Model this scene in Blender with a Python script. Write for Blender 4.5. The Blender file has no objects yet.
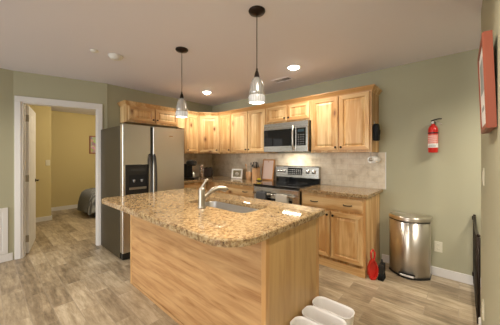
import bpy, bmesh, math, random
from mathutils import Vector, Matrix
random.seed(7)
S = bpy.context.scene
COL = S.collection
PI = math.pi

# ---------------------------------------------------------------- camera
F_PX = 238.2
cam_d = bpy.data.cameras.new('camera'); cam = bpy.data.objects.new('camera', cam_d); COL.objects.link(cam)
cam_d.sensor_width = 36; cam_d.lens = 36 * F_PX / 500
cam_d.shift_y = -(162.5 - 156.2) / 500
cam_d.clip_start = 0.02
cam.location = (4.117, -3.383, 1.335)
cam.rotation_euler = (PI / 2, 0, math.radians(41.58))
S.camera = cam

# ---------------------------------------------------------------- world, lights, exposure
w = bpy.data.worlds.new('world'); S.world = w; w.use_nodes = True
w.node_tree.nodes['Background'].inputs[0].default_value = (0.80, 0.90, 1.0, 1)
w.node_tree.nodes['Background'].inputs[1].default_value = .6
S.view_settings.view_transform = 'Standard'; S.view_settings.look = 'None'
S.view_settings.gamma = 1; S.view_settings.use_curve_mapping = False
S.view_settings.exposure = 1.25

def light(name, kind, loc, power, color=(1, .82, .62), rot=(0, 0, 0), **kw):
    d = bpy.data.lights.new(name, kind); d.energy = power; d.color = color
    for k, v in kw.items(): setattr(d, k, v)
    o = bpy.data.objects.new(name, d); COL.objects.link(o); o.location = loc; o.rotation_euler = rot
    return o
WARM = (1.0, .90, .76)
CANS_AND_FILL = [(0.83, -0.80), (2.56, -0.81), (0.9, -3.7), (2.7, -4.0), (4.85, -0.75), (3.7, -2.55), (3.6, -5.6)]  # entry before last: unseen lamp added to brighten island end and right wall
for i, (x, y) in enumerate(CANS_AND_FILL):
    light('can_or_fill_lamp', 'SPOT', (x, y, 2.425), (92, 88, 34, 38, 110, 50, 24)[i], WARM, spot_size=math.radians(150), spot_blend=.9, shadow_soft_size=(.28 if x > 4.5 else .045))
light('front_fill', 'SUN', (2, -8, 3), .95, (1, .96, .90), rot=(math.radians(83), 0, math.radians(4)), angle=math.radians(50))  # soft sun added as frontal fill through the open rear, brightens the backsplash
light('bedroom_lamp', 'POINT', (-1.2, -1.3, 2.1), 30, (1, .86, .62), shadow_soft_size=.15)
light('cooktop_lamp', 'AREA', (2.155, -.20, 1.392), 1.2, (1, .9, .72), shape='RECTANGLE', size=.3, size_y=.06)

# ---------------------------------------------------------------- materials
def nt(name):
    m = bpy.data.materials.new(name); m.use_nodes = True
    t = m.node_tree; b = t.nodes['Principled BSDF']
    return m, t, b
def N(t, kind, **kw):
    n = t.nodes.new(kind)
    for k, v in kw.items():
        if k.startswith('i_'): n.inputs[k[2:].replace('_', ' ')].default_value = v
        else: setattr(n, k, v)
    return n
def plain(name, col, rough=.5, metal=0, bump=0, bscale=200, **kw):
    m, t, b = nt(name)
    b.inputs['Base Color'].default_value = (*col, 1); b.inputs['Roughness'].default_value = rough; b.inputs['Metallic'].default_value = metal
    for k, v in kw.items(): b.inputs[k.replace('_', ' ')].default_value = v
    if bump:
        tc = N(t, 'ShaderNodeTexCoord'); n = N(t, 'ShaderNodeTexNoise', i_Scale=bscale, i_Detail=3.0)
        bp = N(t, 'ShaderNodeBump', i_Strength=bump, i_Distance=.002)
        t.links.new(tc.outputs['Object'], n.inputs['Vector']); t.links.new(n.outputs['Fac'], bp.inputs['Height']); t.links.new(bp.outputs['Normal'], b.inputs['Normal'])
    return m
def ramp(t, stops, interp='LINEAR'):
    r = t.nodes.new('ShaderNodeValToRGB'); r.color_ramp.interpolation = interp
    e = r.color_ramp.elements
    while len(e) < len(stops): e.new(.5)
    for el, (p, c) in zip(e, stops): el.position = p; el.color = (*c, 1)
    return r
def wood(name, axis=2, light_c=(.80, .53, .27), dark_c=(.60, .33, .13), knots=True, board=.085, rough=.38, boards=.30, ring=5.0, stretch=9.0):
    """clear-coated knotty wood, grain along axis (object space)"""
    m, t, b = nt(name); L = t.links.new
    tc = N(t, 'ShaderNodeTexCoord'); oi = N(t, 'ShaderNodeObjectInfo')
    off = N(t, 'ShaderNodeVectorMath', operation='SCALE'); off.inputs[3].default_value = 37.0
    cmb = N(t, 'ShaderNodeCombineXYZ'); L(oi.outputs['Random'], cmb.inputs[0]); L(oi.outputs['Random'], cmb.inputs[1]); L(oi.outputs['Random'], cmb.inputs[2])
    L(cmb.outputs[0], off.inputs[0])
    add = N(t, 'ShaderNodeVectorMath', operation='ADD'); L(tc.outputs['Object'], add.inputs[0]); L(off.outputs[0], add.inputs[1])
    mp = N(t, 'ShaderNodeMapping'); sc = [stretch] * 3; sc[axis] = .9; mp.inputs['Scale'].default_value = sc; L(add.outputs[0], mp.inputs['Vector'])
    n1 = N(t, 'ShaderNodeTexNoise', i_Scale=ring / 3, i_Detail=4.0, i_Roughness=.55, i_Distortion=.7); L(mp.outputs[0], n1.inputs['Vector'])
    mp2 = N(t, 'ShaderNodeMapping'); s2 = [70.0] * 3; s2[axis] = 2.0; mp2.inputs['Scale'].default_value = s2; L(add.outputs[0], mp2.inputs['Vector'])
    n2 = N(t, 'ShaderNodeTexNoise', i_Scale=1.0, i_Detail=2.0); L(mp2.outputs[0], n2.inputs['Vector'])
    # board to board variation
    sep = N(t, 'ShaderNodeSeparateXYZ'); L(add.outputs[0], sep.inputs[0])
    sm = N(t, 'ShaderNodeMath', operation='ADD')
    o1, o2 = [i for i in range(3) if i != axis]
    L(sep.outputs[o1], sm.inputs[0]); L(sep.outputs[o2], sm.inputs[1])
    dv = N(t, 'ShaderNodeMath', operation='DIVIDE'); dv.inputs[1].default_value = board; L(sm.outputs[0], dv.inputs[0])
    fl = N(t, 'ShaderNodeMath', operation='FLOOR'); L(dv.outputs[0], fl.inputs[0])
    wn = N(t, 'ShaderNodeTexWhiteNoise', noise_dimensions='1D'); L(fl.outputs[0], wn.inputs['W'])
    mixv = N(t, 'ShaderNodeMath', operation='MULTIPLY_ADD'); mixv.inputs[1].default_value = boards; L(wn.outputs['Value'], mixv.inputs[0]); L(n1.outputs['Fac'], mixv.inputs[2])
    mv2 = N(t, 'ShaderNodeMath', operation='MULTIPLY_ADD'); mv2.inputs[1].default_value = .22; L(n2.outputs['Fac'], mv2.inputs[0]); L(mixv.outputs[0], mv2.inputs[2])
    r = ramp(t, [(.45, light_c), (.66, tuple((a * .6 + c * .4) for a, c in zip(light_c, dark_c))), (.86, dark_c)])
    L(mv2.outputs[0], r.inputs[0])
    col = r.outputs[0]
    if knots:
        mpk = N(t, 'ShaderNodeMapping'); sk = [4.6] * 3; sk[axis] = 2.6; mpk.inputs['Scale'].default_value = sk; L(add.outputs[0], mpk.inputs['Vector'])
        v = N(t, 'ShaderNodeTexVoronoi', i_Scale=1.0, i_Randomness=1.0); L(mpk.outputs[0], v.inputs['Vector'])
        rk = ramp(t, [(.06, (1, 1, 1)), (.10, (.5, .5, .5)), (.20, (0, 0, 0))]); L(v.outputs['Distance'], rk.inputs[0])
        mx = N(t, 'ShaderNodeMix', data_type='RGBA'); L(rk.outputs[0], mx.inputs[0]); L(col, mx.inputs[6]); mx.inputs[7].default_value = (.20, .075, .022, 1)
        col = mx.outputs[2]
    L(col, b.inputs['Base Color']); b.inputs['Roughness'].default_value = rough
    return m
WL, WD = (.83, .61, .32), (.55, .30, .11)
M = {}
M['wood_v'] = wood('cabinet_wood_vertical', 2, WL, WD)
M['wood_h'] = wood('cabinet_wood_horizontal', 0, WL, WD)
M['wood_hy'] = wood('cabinet_wood_horizontal_side', 1, WL, WD)
M['panel_h'] = wood('plywood_panel', 0, (.59, .35, .155), (.33, .15, .05), False, 3.0, .45, .05, 8.5, 8.0)
M['panel_v'] = wood('end_panel_wood', 2, (.62, .40, .17), (.44, .25, .09), False, .11, .42, .12)
M['block'] = wood('block_wood', 2, (.66, .40, .20), (.45, .25, .12), False)
M['red_wood'] = plain('red_stained_wood', (.27, .065, .032), .45, 0, .3, 60)
M['wall'] = plain('sage_wall_paint', (.43, .412, .285), .75, 0, .12, 260)
M['yellow'] = plain('yellow_wall_paint', (.62, .51, .25), .75, 0, .1, 260)
M['ceil'] = plain('ceiling_paint', (.80, .775, .84), .9, 0, .25, 120)
M['trim'] = plain('white_trim_paint', (.76, .74, .72), .4)
M['white'] = plain('white_plastic', (.78, .76, .72), .4)
M['ivory'] = plain('ivory_plastic', (.70, .66, .52), .4)
M['bronze'] = plain('oil_rubbed_bronze', (.028, .018, .014), .35, .7)
M['black'] = plain('black_plastic', (.012, .012, .012), .35)
M['blackg'] = plain('black_glass', (.008, .008, .009), .05)
M['blackcloth'] = plain('black_cloth', (.008, .008, .009), .95, 0, .8, 400)
M['fridge_side'] = plain('dark_textured_steel', (.034, .027, .014), .38, 0, .2, 400)
M['chrome'] = plain('chrome', (.80, .80, .80), .12, 1)
M['nickel'] = plain('brushed_nickel', (.46, .42, .36), .36, 1)
M['sink'] = plain('satin_steel_sink', (.62, .61, .60), .36, 1)
M['red'] = plain('red_enamel', (.62, .02, .015), .28)
M['redpl'] = plain('red_plastic', (.60, .03, .02), .35)
M['label'] = plain('pale_red_print', (.75, .22, .17), .5)
M['paper'] = plain('white_paper', (.82, .80, .77), .8)
M['art'] = plain('grey_print', (.30, .32, .32), .6)
M['dgrey'] = plain('dark_grey_cloth', (.085, .088, .095), .95, 0, .8, 300)
M['cream'] = plain('cream_cloth', (.60, .57, .50), .95, 0, .8, 300)
M['yellowp'] = plain('yellow_sponge', (.65, .48, .03), .8, 0, .8, 200)
M['pinkb'] = plain('pale_pink_board', (.78, .60, .52), .5)
M['dark'] = plain('dark_recess', (.01, .01, .01), .9)
M['brass'] = plain('hinge_metal', (.38, .34, .28), .35, .9)
M['jamb'] = plain('brown_door_edge', (.22, .07, .03), .6)

def steel(name, col=(.50, .48, .45), axis=2, rough=.24, aniso=0):
    m, t, b = nt(name); L = t.links.new
    tc = N(t, 'ShaderNodeTexCoord'); mp = N(t, 'ShaderNodeMapping'); s = [500.0] * 3; s[axis] = 3.0; mp.inputs['Scale'].default_value = s
    n = N(t, 'ShaderNodeTexNoise', i_Scale=1.0, i_Detail=2.0); L(tc.outputs['Object'], mp.inputs[0]); L(mp.outputs[0], n.inputs['Vector'])
    mr = N(t, 'ShaderNodeMapRange'); mr.inputs[3].default_value = rough - .05; mr.inputs[4].default_value = rough + .09
    L(n.outputs['Fac'], mr.inputs[0]); L(mr.outputs[0], b.inputs['Roughness'])
    b.inputs['Base Color'].default_value = (*col, 1); b.inputs['Metallic'].default_value = 1
    if aniso:
        tg = N(t, 'ShaderNodeTangent', direction_type='RADIAL', axis='Z'); L(tg.outputs[0], b.inputs['Tangent']); b.inputs['Anisotropic'].default_value = aniso; b.inputs['Anisotropic Rotation'].default_value = .25
    return m
M['steel'] = steel('brushed_steel_vertical', (.68, .65, .60), 2, .3)
M['steel_h'] = steel('brushed_steel_horizontal', (.62, .60, .56), 0)
M['can_steel'] = steel('bin_steel', (.72, .68, .62), 2, .34, .85)

def granite():
    m, t, b = nt('granite'); L = t.links.new
    tc = N(t, 'ShaderNodeTexCoord')
    n1 = N(t, 'ShaderNodeTexNoise', i_Scale=42.0, i_Detail=6.0, i_Roughness=.7, i_Distortion=.4); L(tc.outputs['Object'], n1.inputs['Vector'])
    n2 = N(t, 'ShaderNodeTexNoise', i_Scale=80.0, i_Detail=4.0, i_Roughness=.7); L(tc.outputs['Object'], n2.inputs['Vector'])
    v = N(t, 'ShaderNodeTexVoronoi', i_Scale=75.0); L(tc.outputs['Object'], v.inputs['Vector'])
    r1 = ramp(t, [(.33, (.07, .04, .02)), (.41, (.22, .13, .06)), (.48, (.37, .25, .12)), (.60, (.47, .35, .20)), (.74, (.36, .30, .21))])
    L(n1.outputs['Fac'], r1.inputs[0])
    r2 = ramp(t, [(.36, (1, 1, 1)), (.42, (0, 0, 0))]); L(n2.outputs['Fac'], r2.inputs[0])
    mx = N(t, 'ShaderNodeMix', data_type='RGBA'); L(r2.outputs[0], mx.inputs[0]); L(r1.outputs[0], mx.inputs[6]); mx.inputs[7].default_value = (.07, .04, .028, 1)
    sv = N(t, 'ShaderNodeSeparateColor'); L(v.outputs['Color'], sv.inputs[0])
    r3 = ramp(t, [(.80, (0, 0, 0)), (.84, (1, 1, 1))]); L(sv.outputs[0], r3.inputs[0])
    mul = N(t, 'ShaderNodeMath', operation='MULTIPLY'); mul.inputs[1].default_value = .55; L(r3.outputs[0], mul.inputs[0])
    mx2 = N(t, 'ShaderNodeMix', data_type='RGBA'); L(mul.outputs[0], mx2.inputs[0]); L(mx.outputs[2], mx2.inputs[6]); mx2.inputs[7].default_value = (.22, .12, .06, 1)
    L(mx2.outputs[2], b.inputs['Base Color']); b.inputs['Roughness'].default_value = .05
    return m
M['granite'] = granite()

def floor_mat():
    m, t, b = nt('wood_look_plank_tile'); L = t.links.new
    tc = N(t, 'ShaderNodeTexCoord')
    mp = N(t, 'ShaderNodeMapping'); mp.inputs['Location'].default_value = (.17, .035, 0); L(tc.outputs['Object'], mp.inputs[0])
    br = N(t, 'ShaderNodeTexBrick', offset=.37, i_Scale=1.0)
    br.inputs['Color1'].default_value = (0, 0, 0, 1); br.inputs['Color2'].default_value = (1, 1, 1, 1); br.inputs['Mortar'].default_value = (.5, .5, .5, 1)
    br.inputs['Mortar Size'].default_value = .0022; br.inputs['Brick Width'].default_value = .61; br.inputs['Row Height'].default_value = .1465; br.inputs['Bias'].default_value = 0
    L(mp.outputs[0], br.inputs['Vector'])
    sc = N(t, 'ShaderNodeVectorMath', operation='SCALE'); sc.inputs[3].default_value = 13.0
    L(br.outputs['Color'], sc.inputs[0])
    add = N(t, 'ShaderNodeVectorMath', operation='ADD'); L(tc.outputs['Object'], add.inputs[0]); L(sc.outputs[0], add.inputs[1])
    m2 = N(t, 'ShaderNodeMapping'); m2.inputs['Scale'].default_value = (2.2, 13, 1); L(add.outputs[0], m2.inputs[0])
    n1 = N(t, 'ShaderNodeTexNoise', i_Scale=1.7, i_Detail=9.0, i_Roughness=.74, i_Distortion=.25); L(m2.outputs[0], n1.inputs['Vector'])
    n3 = N(t, 'ShaderNodeTexNoise', i_Scale=5.0, i_Detail=4.0); L(add.outputs[0], n3.inputs['Vector'])
    a1 = N(t, 'ShaderNodeMath', operation='MULTIPLY_ADD'); a1.inputs[1].default_value = .24
    bw = N(t, 'ShaderNodeRGBToBW'); L(br.outputs['Color'], bw.inputs[0]); L(bw.outputs[0], a1.inputs[0]); L(n1.outputs['Fac'], a1.inputs[2])
    a2 = N(t, 'ShaderNodeMath', operation='MULTIPLY_ADD'); a2.inputs[1].default_value = .3; L(n3.outputs['Fac'], a2.inputs[0]); L(a1.outputs[0], a2.inputs[2])
    r = ramp(t, [(.50, (.15, .11, .068)), (.68, (.285, .22, .145)), (.82, (.42, .335, .225)), (1.0, (.60, .51, .37))]); L(a2.outputs[0], r.inputs[0])
    mx = N(t, 'ShaderNodeMix', data_type='RGBA'); L(br.outputs['Fac'], mx.inputs[0]); L(r.outputs[0], mx.inputs[6]); mx.inputs[7].default_value = (.34, .28, .21, 1)
    L(mx.outputs[2], b.inputs['Base Color']); b.inputs['Roughness'].default_value = .36
    bp = N(t, 'ShaderNodeBump', i_Strength=.25, i_Distance=.003); L(n1.outputs['Fac'], bp.inputs['Height']); L(bp.outputs[0], b.inputs['Normal'])
    return m
M['floor'] = floor_mat()

def splash_mat():
    m, t, b = nt('travertine_tile'); L = t.links.new
    tc = N(t, 'ShaderNodeTexCoord'); sp = N(t, 'ShaderNodeSeparateXYZ'); L(tc.outputs['Object'], sp.inputs[0])
    sm = N(t, 'ShaderNodeMath', operation='SUBTRACT'); L(sp.outputs[0], sm.inputs[0]); L(sp.outputs[1], sm.inputs[1])
    cb = N(t, 'ShaderNodeCombineXYZ'); L(sm.outputs[0], cb.inputs[0]); L(sp.outputs[2], cb.inputs[1])
    br = N(t, 'ShaderNodeTexBrick', offset=.5, i_Scale=1.0)
    br.inputs['Color1'].default_value = (0, 0, 0, 1); br.inputs['Color2'].default_value = (1, 1, 1, 1)
    br.inputs['Mortar Size'].default_value = .0022; br.inputs['Brick Width'].default_value = .155; br.inputs['Row Height'].default_value = .0765
    L(cb.outputs[0], br.inputs['Vector'])
    n = N(t, 'ShaderNodeTexNoise', i_Scale=9.0, i_Detail=6.0, i_Roughness=.65); L(tc.outputs['Object'], n.inputs['Vector'])
    bw = N(t, 'ShaderNodeRGBToBW'); L(br.outputs['Color'], bw.inputs[0])
    a = N(t, 'ShaderNodeMath', operation='MULTIPLY_ADD'); a.inputs[1].default_value = .16; L(bw.outputs[0], a.inputs[0]); L(n.outputs['Fac'], a.inputs[2])
    r = ramp(t, [(.38, (.56, .46, .32)), (.55, (.73, .63, .48)), (.78, (.82, .74, .60))]); L(a.outputs[0], r.inputs[0])
    mx = N(t, 'ShaderNodeMix', data_type='RGBA'); L(br.outputs['Fac'], mx.inputs[0]); L(r.outputs[0], mx.inputs[6]); mx.inputs[7].default_value = (.64, .56, .44, 1)
    L(mx.outputs[2], b.inputs['Base Color']); b.inputs['Roughness'].default_value = .45
    return m
M['splash'] = splash_mat()

def quilt_mat():
    m, t, b = nt('grey_comforter'); L = t.links.new
    tc = N(t, 'ShaderNodeTexCoord'); wv = N(t, 'ShaderNodeTexWave', i_Scale=9.0, i_Distortion=3.0); L(tc.outputs['Object'], wv.inputs[0])
    r = ramp(t, [(.2, (.12, .13, .145)), (.8, (.33, .34, .345))]); L(wv.outputs[0], r.inputs[0]); L(r.outputs[0], b.inputs['Base Color']); b.inputs['Roughness'].default_value = .9
    return m
M['quilt'] = quilt_mat()

def emis(name, col, s, base=(.8, .8, .8)):
    m, t, b = nt(name); b.inputs['Base Color'].default_value = (*base, 1); b.inputs['Emission Color'].default_value = (*col, 1); b.inputs['Emission Strength'].default_value = s
    return m
M['lamp'] = emis('can_lamp_face', (1, .93, .80), 24)
M['glow'] = emis('pendant_lamp_face', (1, .93, .80), 5)
def glass_band():
    m, t, b = nt('ribbed_lit_glass'); L = t.links.new
    tc = N(t, 'ShaderNodeTexCoord'); sp = N(t, 'ShaderNodeSeparateXYZ'); L(tc.outputs['Object'], sp.inputs[0])
    at = N(t, 'ShaderNodeMath', operation='ARCTAN2'); L(sp.outputs[0], at.inputs[0]); L(sp.outputs[1], at.inputs[1])
    mu = N(t, 'ShaderNodeMath', operation='MULTIPLY'); mu.inputs[1].default_value = 24; L(at.outputs[0], mu.inputs[0])
    sn = N(t, 'ShaderNodeMath', operation='SINE'); L(mu.outputs[0], sn.inputs[0])
    mr = N(t, 'ShaderNodeMapRange'); mr.inputs[1].default_value = -.3; mr.inputs[2].default_value = .3; mr.inputs[3].default_value = .02; mr.inputs[4].default_value = .22; L(sn.outputs[0], mr.inputs[0])
    b.inputs['Base Color'].default_value = (.42, .41, .39, 1); b.inputs['Emission Color'].default_value = (1, .95, .88, 1); L(mr.outputs[0], b.inputs['Emission Strength'])
    b.inputs['Roughness'].default_value = .2
    return m
M['band'] = glass_band()
def ribbed_metal():
    m, t, b = nt('fluted_smoky_glass'); L = t.links.new
    tc = N(t, 'ShaderNodeTexCoord'); sp = N(t, 'ShaderNodeSeparateXYZ'); L(tc.outputs['Object'], sp.inputs[0])
    at = N(t, 'ShaderNodeMath', operation='ARCTAN2'); L(sp.outputs[0], at.inputs[0]); L(sp.outputs[1], at.inputs[1])
    mu = N(t, 'ShaderNodeMath', operation='MULTIPLY'); mu.inputs[1].default_value = 24; L(at.outputs[0], mu.inputs[0])
    sn = N(t, 'ShaderNodeMath', operation='SINE'); L(mu.outputs[0], sn.inputs[0])
    r = ramp(t, [(0, (.34, .33, .31)), (1, (.80, .78, .74))]); mr = N(t, 'ShaderNodeMapRange'); mr.inputs[1].default_value = -1; L(sn.outputs[0], mr.inputs[0]); L(mr.outputs[0], r.inputs[0])
    L(r.outputs[0], b.inputs['Base Color']); b.inputs['Roughness'].default_value = .22; b.inputs['Metallic'].default_value = .55
    return m
M['ribbed'] = ribbed_metal()
m, t, b = nt('frosted_translucent_plastic'); b.inputs['Base Color'].default_value = (.92, .89, .87, 1); b.inputs['Roughness'].default_value = .35
b.inputs['Subsurface Weight'].default_value = .0
M['frost'] = m

# ---------------------------------------------------------------- geometry helpers
class MB:
    def __init__(s): s.bm = bmesh.new(); s.mi = 0
    def _merge(s, b2, mat=None):
        me = bpy.data.meshes.new('tmp'); b2.to_mesh(me); b2.free()
        n0 = len(s.bm.faces); s.bm.from_mesh(me); bpy.data.meshes.remove(me)
        s.bm.faces.ensure_lookup_table()
        if mat is not None or s.mi:
            for f in s.bm.faces[n0:]: f.material_index = mat if mat is not None else s.mi
        return s
    def box(s, x0, x1, y0, y1, z0, z1, bev=0.0, seg=2, rot=None, mat=None):
        b = bmesh.new(); bmesh.ops.create_cube(b, size=1)
        x0, x1 = min(x0, x1), max(x0, x1); y0, y1 = min(y0, y1), max(y0, y1); z0, z1 = min(z0, z1), max(z0, z1)
        for v in b.verts: v.co = Vector(((x0 + x1) / 2 + v.co.x * (x1 - x0), (y0 + y1) / 2 + v.co.y * (y1 - y0), (z0 + z1) / 2 + v.co.z * (z1 - z0)))
        if bev: bmesh.ops.bevel(b, geom=b.edges[:], offset=min(bev, .49 * min(x1 - x0, y1 - y0, z1 - z0)), segments=seg, affect='EDGES', profile=.5)
        if rot: b.transform(rot)
        return s._merge(b, mat)
    def lathe(s, prof, c=(0, 0, 0), seg=32, M4=None, mat=None):
        b = bmesh.new(); rings = []
        for r, z in prof:
            if r < 1e-6: rings.append([b.verts.new((0, 0, z))])
            else: rings.append([b.verts.new((r * math.cos(2 * PI * i / seg), r * math.sin(2 * PI * i / seg), z)) for i in range(seg)])
        for a, c2 in zip(rings, rings[1:]):
            for i in range(seg):
                j = (i + 1) % seg
                if len(a) == 1 and len(c2) == 1: continue
                if len(a) == 1: b.faces.new((a[0], c2[i], c2[j]))
                elif len(c2) == 1: b.faces.new((a[i], a[j], c2[0]))
                else: b.faces.new((a[i], a[j], c2[j], c2[i]))
        for f in b.faces: f.smooth = True
        if M4: b.transform(M4)
        b.transform(Matrix.Translation(c)); bmesh.ops.recalc_face_normals(b, faces=b.faces[:])
        return s._merge(b, mat)
    def tube(s, pts, r, seg=12, mat=None, cap=True):
        pts = [Vector(p) for p in pts]; b = bmesh.new(); rings = []
        rr = r if isinstance(r, (list, tuple)) else [r] * len(pts)
        up = None
        for k, p in enumerate(pts):
            d = (pts[min(k + 1, len(pts) - 1)] - pts[max(k - 1, 0)]).normalized()
            if up is None: up = d.orthogonal().normalized()
            up = (up - d * up.dot(d)).normalized(); sd = d.cross(up)
            rings.append([b.verts.new(p + (up * math.cos(2 * PI * i / seg) + sd * math.sin(2 * PI * i / seg)) * rr[k]) for i in range(seg)])
        for a, c in zip(rings, rings[1:]):
            for i in range(seg): b.faces.new((a[i], a[(i + 1) % seg], c[(i + 1) % seg], c[i]))
        if cap: b.faces.new(rings[0][::-1]); b.faces.new(rings[-1])
        for f in b.faces: f.smooth = True
        bmesh.ops.recalc_face_normals(b, faces=b.faces[:])
        return s._merge(b, mat)
    def prism(s, poly, z0, z1, bev=0.0, seg=2, M4=None, mat=None, smooth=False):
        b = bmesh.new(); lo = [b.verts.new((x, y, z0)) for x, y in poly]; hi = [b.verts.new((x, y, z1)) for x, y in poly]; n = len(poly)
        b.faces.new(lo[::-1]); b.faces.new(hi)
        for i in range(n):
            f = b.faces.new((lo[i], lo[(i + 1) % n], hi[(i + 1) % n], hi[i])); f.smooth = smooth
        bmesh.ops.recalc_face_normals(b, faces=b.faces[:])
        if bev:
            es = [e for e in b.edges if abs(e.verts[0].co.z - e.verts[1].co.z) < 1e-6]
            bmesh.ops.bevel(b, geom=es, offset=bev, segments=seg, affect='EDGES', profile=.5)
        if M4: b.transform(M4)
        return s._merge(b, mat)
    def rings(s, loops, cap0=True, cap1=True, matf=None, smooth=False):
        b = bmesh.new(); R = [[b.verts.new(p) for p in lp] for lp in loops]; n = len(R[0])
        for k, (a, c) in enumerate(zip(R, R[1:])):
            for i in range(n):
                f = b.faces.new((a[i], a[(i + 1) % n], c[(i + 1) % n], c[i])); f.smooth = smooth
                if matf: f.material_index = matf(k, i)
        if cap0: b.faces.new(R[0][::-1])
        if cap1: b.faces.new(R[-1])
        bmesh.ops.recalc_face_normals(b, faces=b.faces[:])
        me = bpy.data.meshes.new('tmp'); b.to_mesh(me); b.free(); s.bm.from_mesh(me); bpy.data.meshes.remove(me)
        return s
    def build(s, name, mats, parent=None, loc=None, rot=None):
        me = bpy.data.meshes.new(name); s.bm.to_mesh(me); s.bm.free()
        for m in (mats if isinstance(mats, (list, tuple)) else [mats]): me.materials.append(M[m] if isinstance(m, str) else m)
        o = bpy.data.objects.new(name, me); COL.objects.link(o)
        if parent: o.parent = parent
        if loc: o.location = loc
        if rot: o.rotation_euler = rot
        return o
def tag(o, label=None, cat=None, group=None, kind=None):
    if label: o['label'] = label
    if cat: o['category'] = cat
    if group: o['group'] = group
    if kind: o['kind'] = kind
    return o
def empty(name, loc, label, cat, group=None, rz=0):
    o = bpy.data.objects.new(name, None); COL.objects.link(o); o.location = loc; o.rotation_euler = (0, 0, rz); o.empty_display_size = .1
    return tag(o, label, cat, group)
def copy_tree(o, parent=None):
    c = o.copy(); COL.objects.link(c)
    if parent: c.parent = parent
    for ch in [k for k in bpy.data.objects if k.parent == o]: copy_tree(ch, c)
    return c
def struct(mb, name, mat, **kw):
    o = mb.build(name, mat, **kw); o['kind'] = 'structure'; return o
def rrect(x0, x1, y0, y1, r, seg=6):
    """rounded rectangle, r per corner: (x0y0, x1y0, x1y1, x0y1)"""
    if not isinstance(r, (list, tuple)): r = [r] * 4
    out = []
    for (cx, cy, a0), rr in zip(((x0, y0, PI), (x1, y0, 1.5 * PI), (x1, y1, 0), (x0, y1, .5 * PI)), r):
        sx = 1 if cx == x0 else -1; sy = 1 if cy == y0 else -1
        ox, oy = cx + sx * rr, cy + sy * rr
        if rr < 1e-5: out.append((cx, cy)); continue
        for i in range(seg + 1):
            a = a0 + (PI / 2) * i / seg; out.append((ox + rr * math.cos(a), oy + rr * math.sin(a)))
    return out

H = 2.44
# ================================================================= SETTING
XR = 4.23
C0, C1, C2 = (0, 0), (.08, -2.13), (-.21, -3.11)       # kitchen corners: back, end of fridge wall, end of door wall
struct(MB().box(-3.6, 6.6, -6.6, .3, -.08, 0), 'floor', 'floor')
cb = MB().box(-3.6, 6.6, -6.6, .3, H, H + .08)
struct(cb, 'ceiling', 'ceil')
struct(MB().box(-.12, 6.6, 0, .12, 0, H), 'wall_back', 'wall')
struct(MB().prism([(0, 0), (.08, -2.13), (-.04, -2.16), (-.12, 0)], 0, H), 'wall_left', 'wall')
# door wall with opening
dx, dy = C2[0] - C1[0], C2[1] - C1[1]; DL = math.hypot(dx, dy); ang = math.atan2(dy, dx)
DW = Matrix.Translation((C1[0], C1[1], 0)) @ Matrix.Rotation(ang, 4, 'Z')   # local x along wall from C1 to C2; local -y = outside (bedroom side)
u0, u1, ztop = .105, DL - .075, 2.05
mb = MB()
for a, b_, z0, z1 in ((-.02, u0, 0, H), (u1, DL + .02, 0, H), (u0, u1, ztop, H)):
    mb.box(a, b_, -.12, 0, z0, z1, rot=DW)
o = struct(mb, 'wall_doorway', ['wall', 'yellow'])
for p in o.data.polygons:
    if (DW.to_3x3() @ Vector((0, -1, 0))).dot(p.normal) > .9: p.material_index = 1
struct(MB().box(-.33, -.21, -6.6, -3.11, 0, H), 'wall_left_front', 'wall')
struct(MB().box(XR, XR + .12, -6.6, -.845, 0, H), 'wall_right', 'wall')
# bedroom shell
struct(MB().box(-2.42, -2.3, -5.0, -2.415, 0, H), 'wall_bedroom_closet', 'yellow')
struct(MB().box(-3.42, -3.3, -5.0, .3, 0, H), 'wall_bedroom_far', 'yellow')
struct(MB().box(-3.3, -.12, 0, .12, 0, H), 'wall_bedroom_right', 'yellow')
struct(MB().box(-3.3, -.33, -5.0, -4.88, 0, H), 'wall_bedroom_left', 'yellow')
struct(MB().box(XR + 1.9, XR + 2.02, -6.6, .0, 0, H), 'wall_hall', 'wall')

def baseb(name, x0, x1, y0, y1, h=.095):
    m_ = MB().box(x0, x1, y0, y1, 0, h, .004, 2)
    return struct(m_, name, 'trim')
baseb('baseboard_back', 3.36, 6.13, -.015, 0)
baseb('baseboard_left', -.21, -.195, -6.5, -3.115)
baseb('baseboard_right', XR - .015, XR, -6.5, -.845)
baseb('baseboard_right_end', XR - .012, XR + .12, -.845, -.832)
baseb('baseboard_bedroom_closet', -2.3, -2.285, -4.88, -2.415)
baseb('baseboard_bedroom_closet_end', -2.42, -2.287, -2.415, -2.400)
baseb('baseboard_bedroom_far', -3.3, -3.285, -4.88, -.0)
# door casing (trim) and jamb
mb = MB()
cw = .062
for a, b_ in ((u0 - cw, u0), (u1, u1 + cw)):
    mb.box(a, b_, 0, .018, 0, ztop + .0, .004, 2, rot=DW)
mb.box(u0 - cw, u1 + cw, 0, .018, ztop, ztop + .068, .004, 2, rot=DW)
struct(mb, 'trim_1', 'trim')
mb = MB()
mb.box(u0, u0 + .016, -.12, .004, 0, ztop, rot=DW); mb.box(u1 - .016, u1, -.12, .004, 0, ztop, rot=DW); mb.box(u0, u1, -.12, .004, ztop - .016, ztop, rot=DW)
mb.box(u0 + .016, u0 + .026, -.075, -.04, 0, ztop - .016, rot=DW); mb.box(u1 - .026, u1 - .016, -.075, -.04, 0, ztop - .016, rot=DW)
struct(mb, 'trim_2', 'trim')
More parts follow.
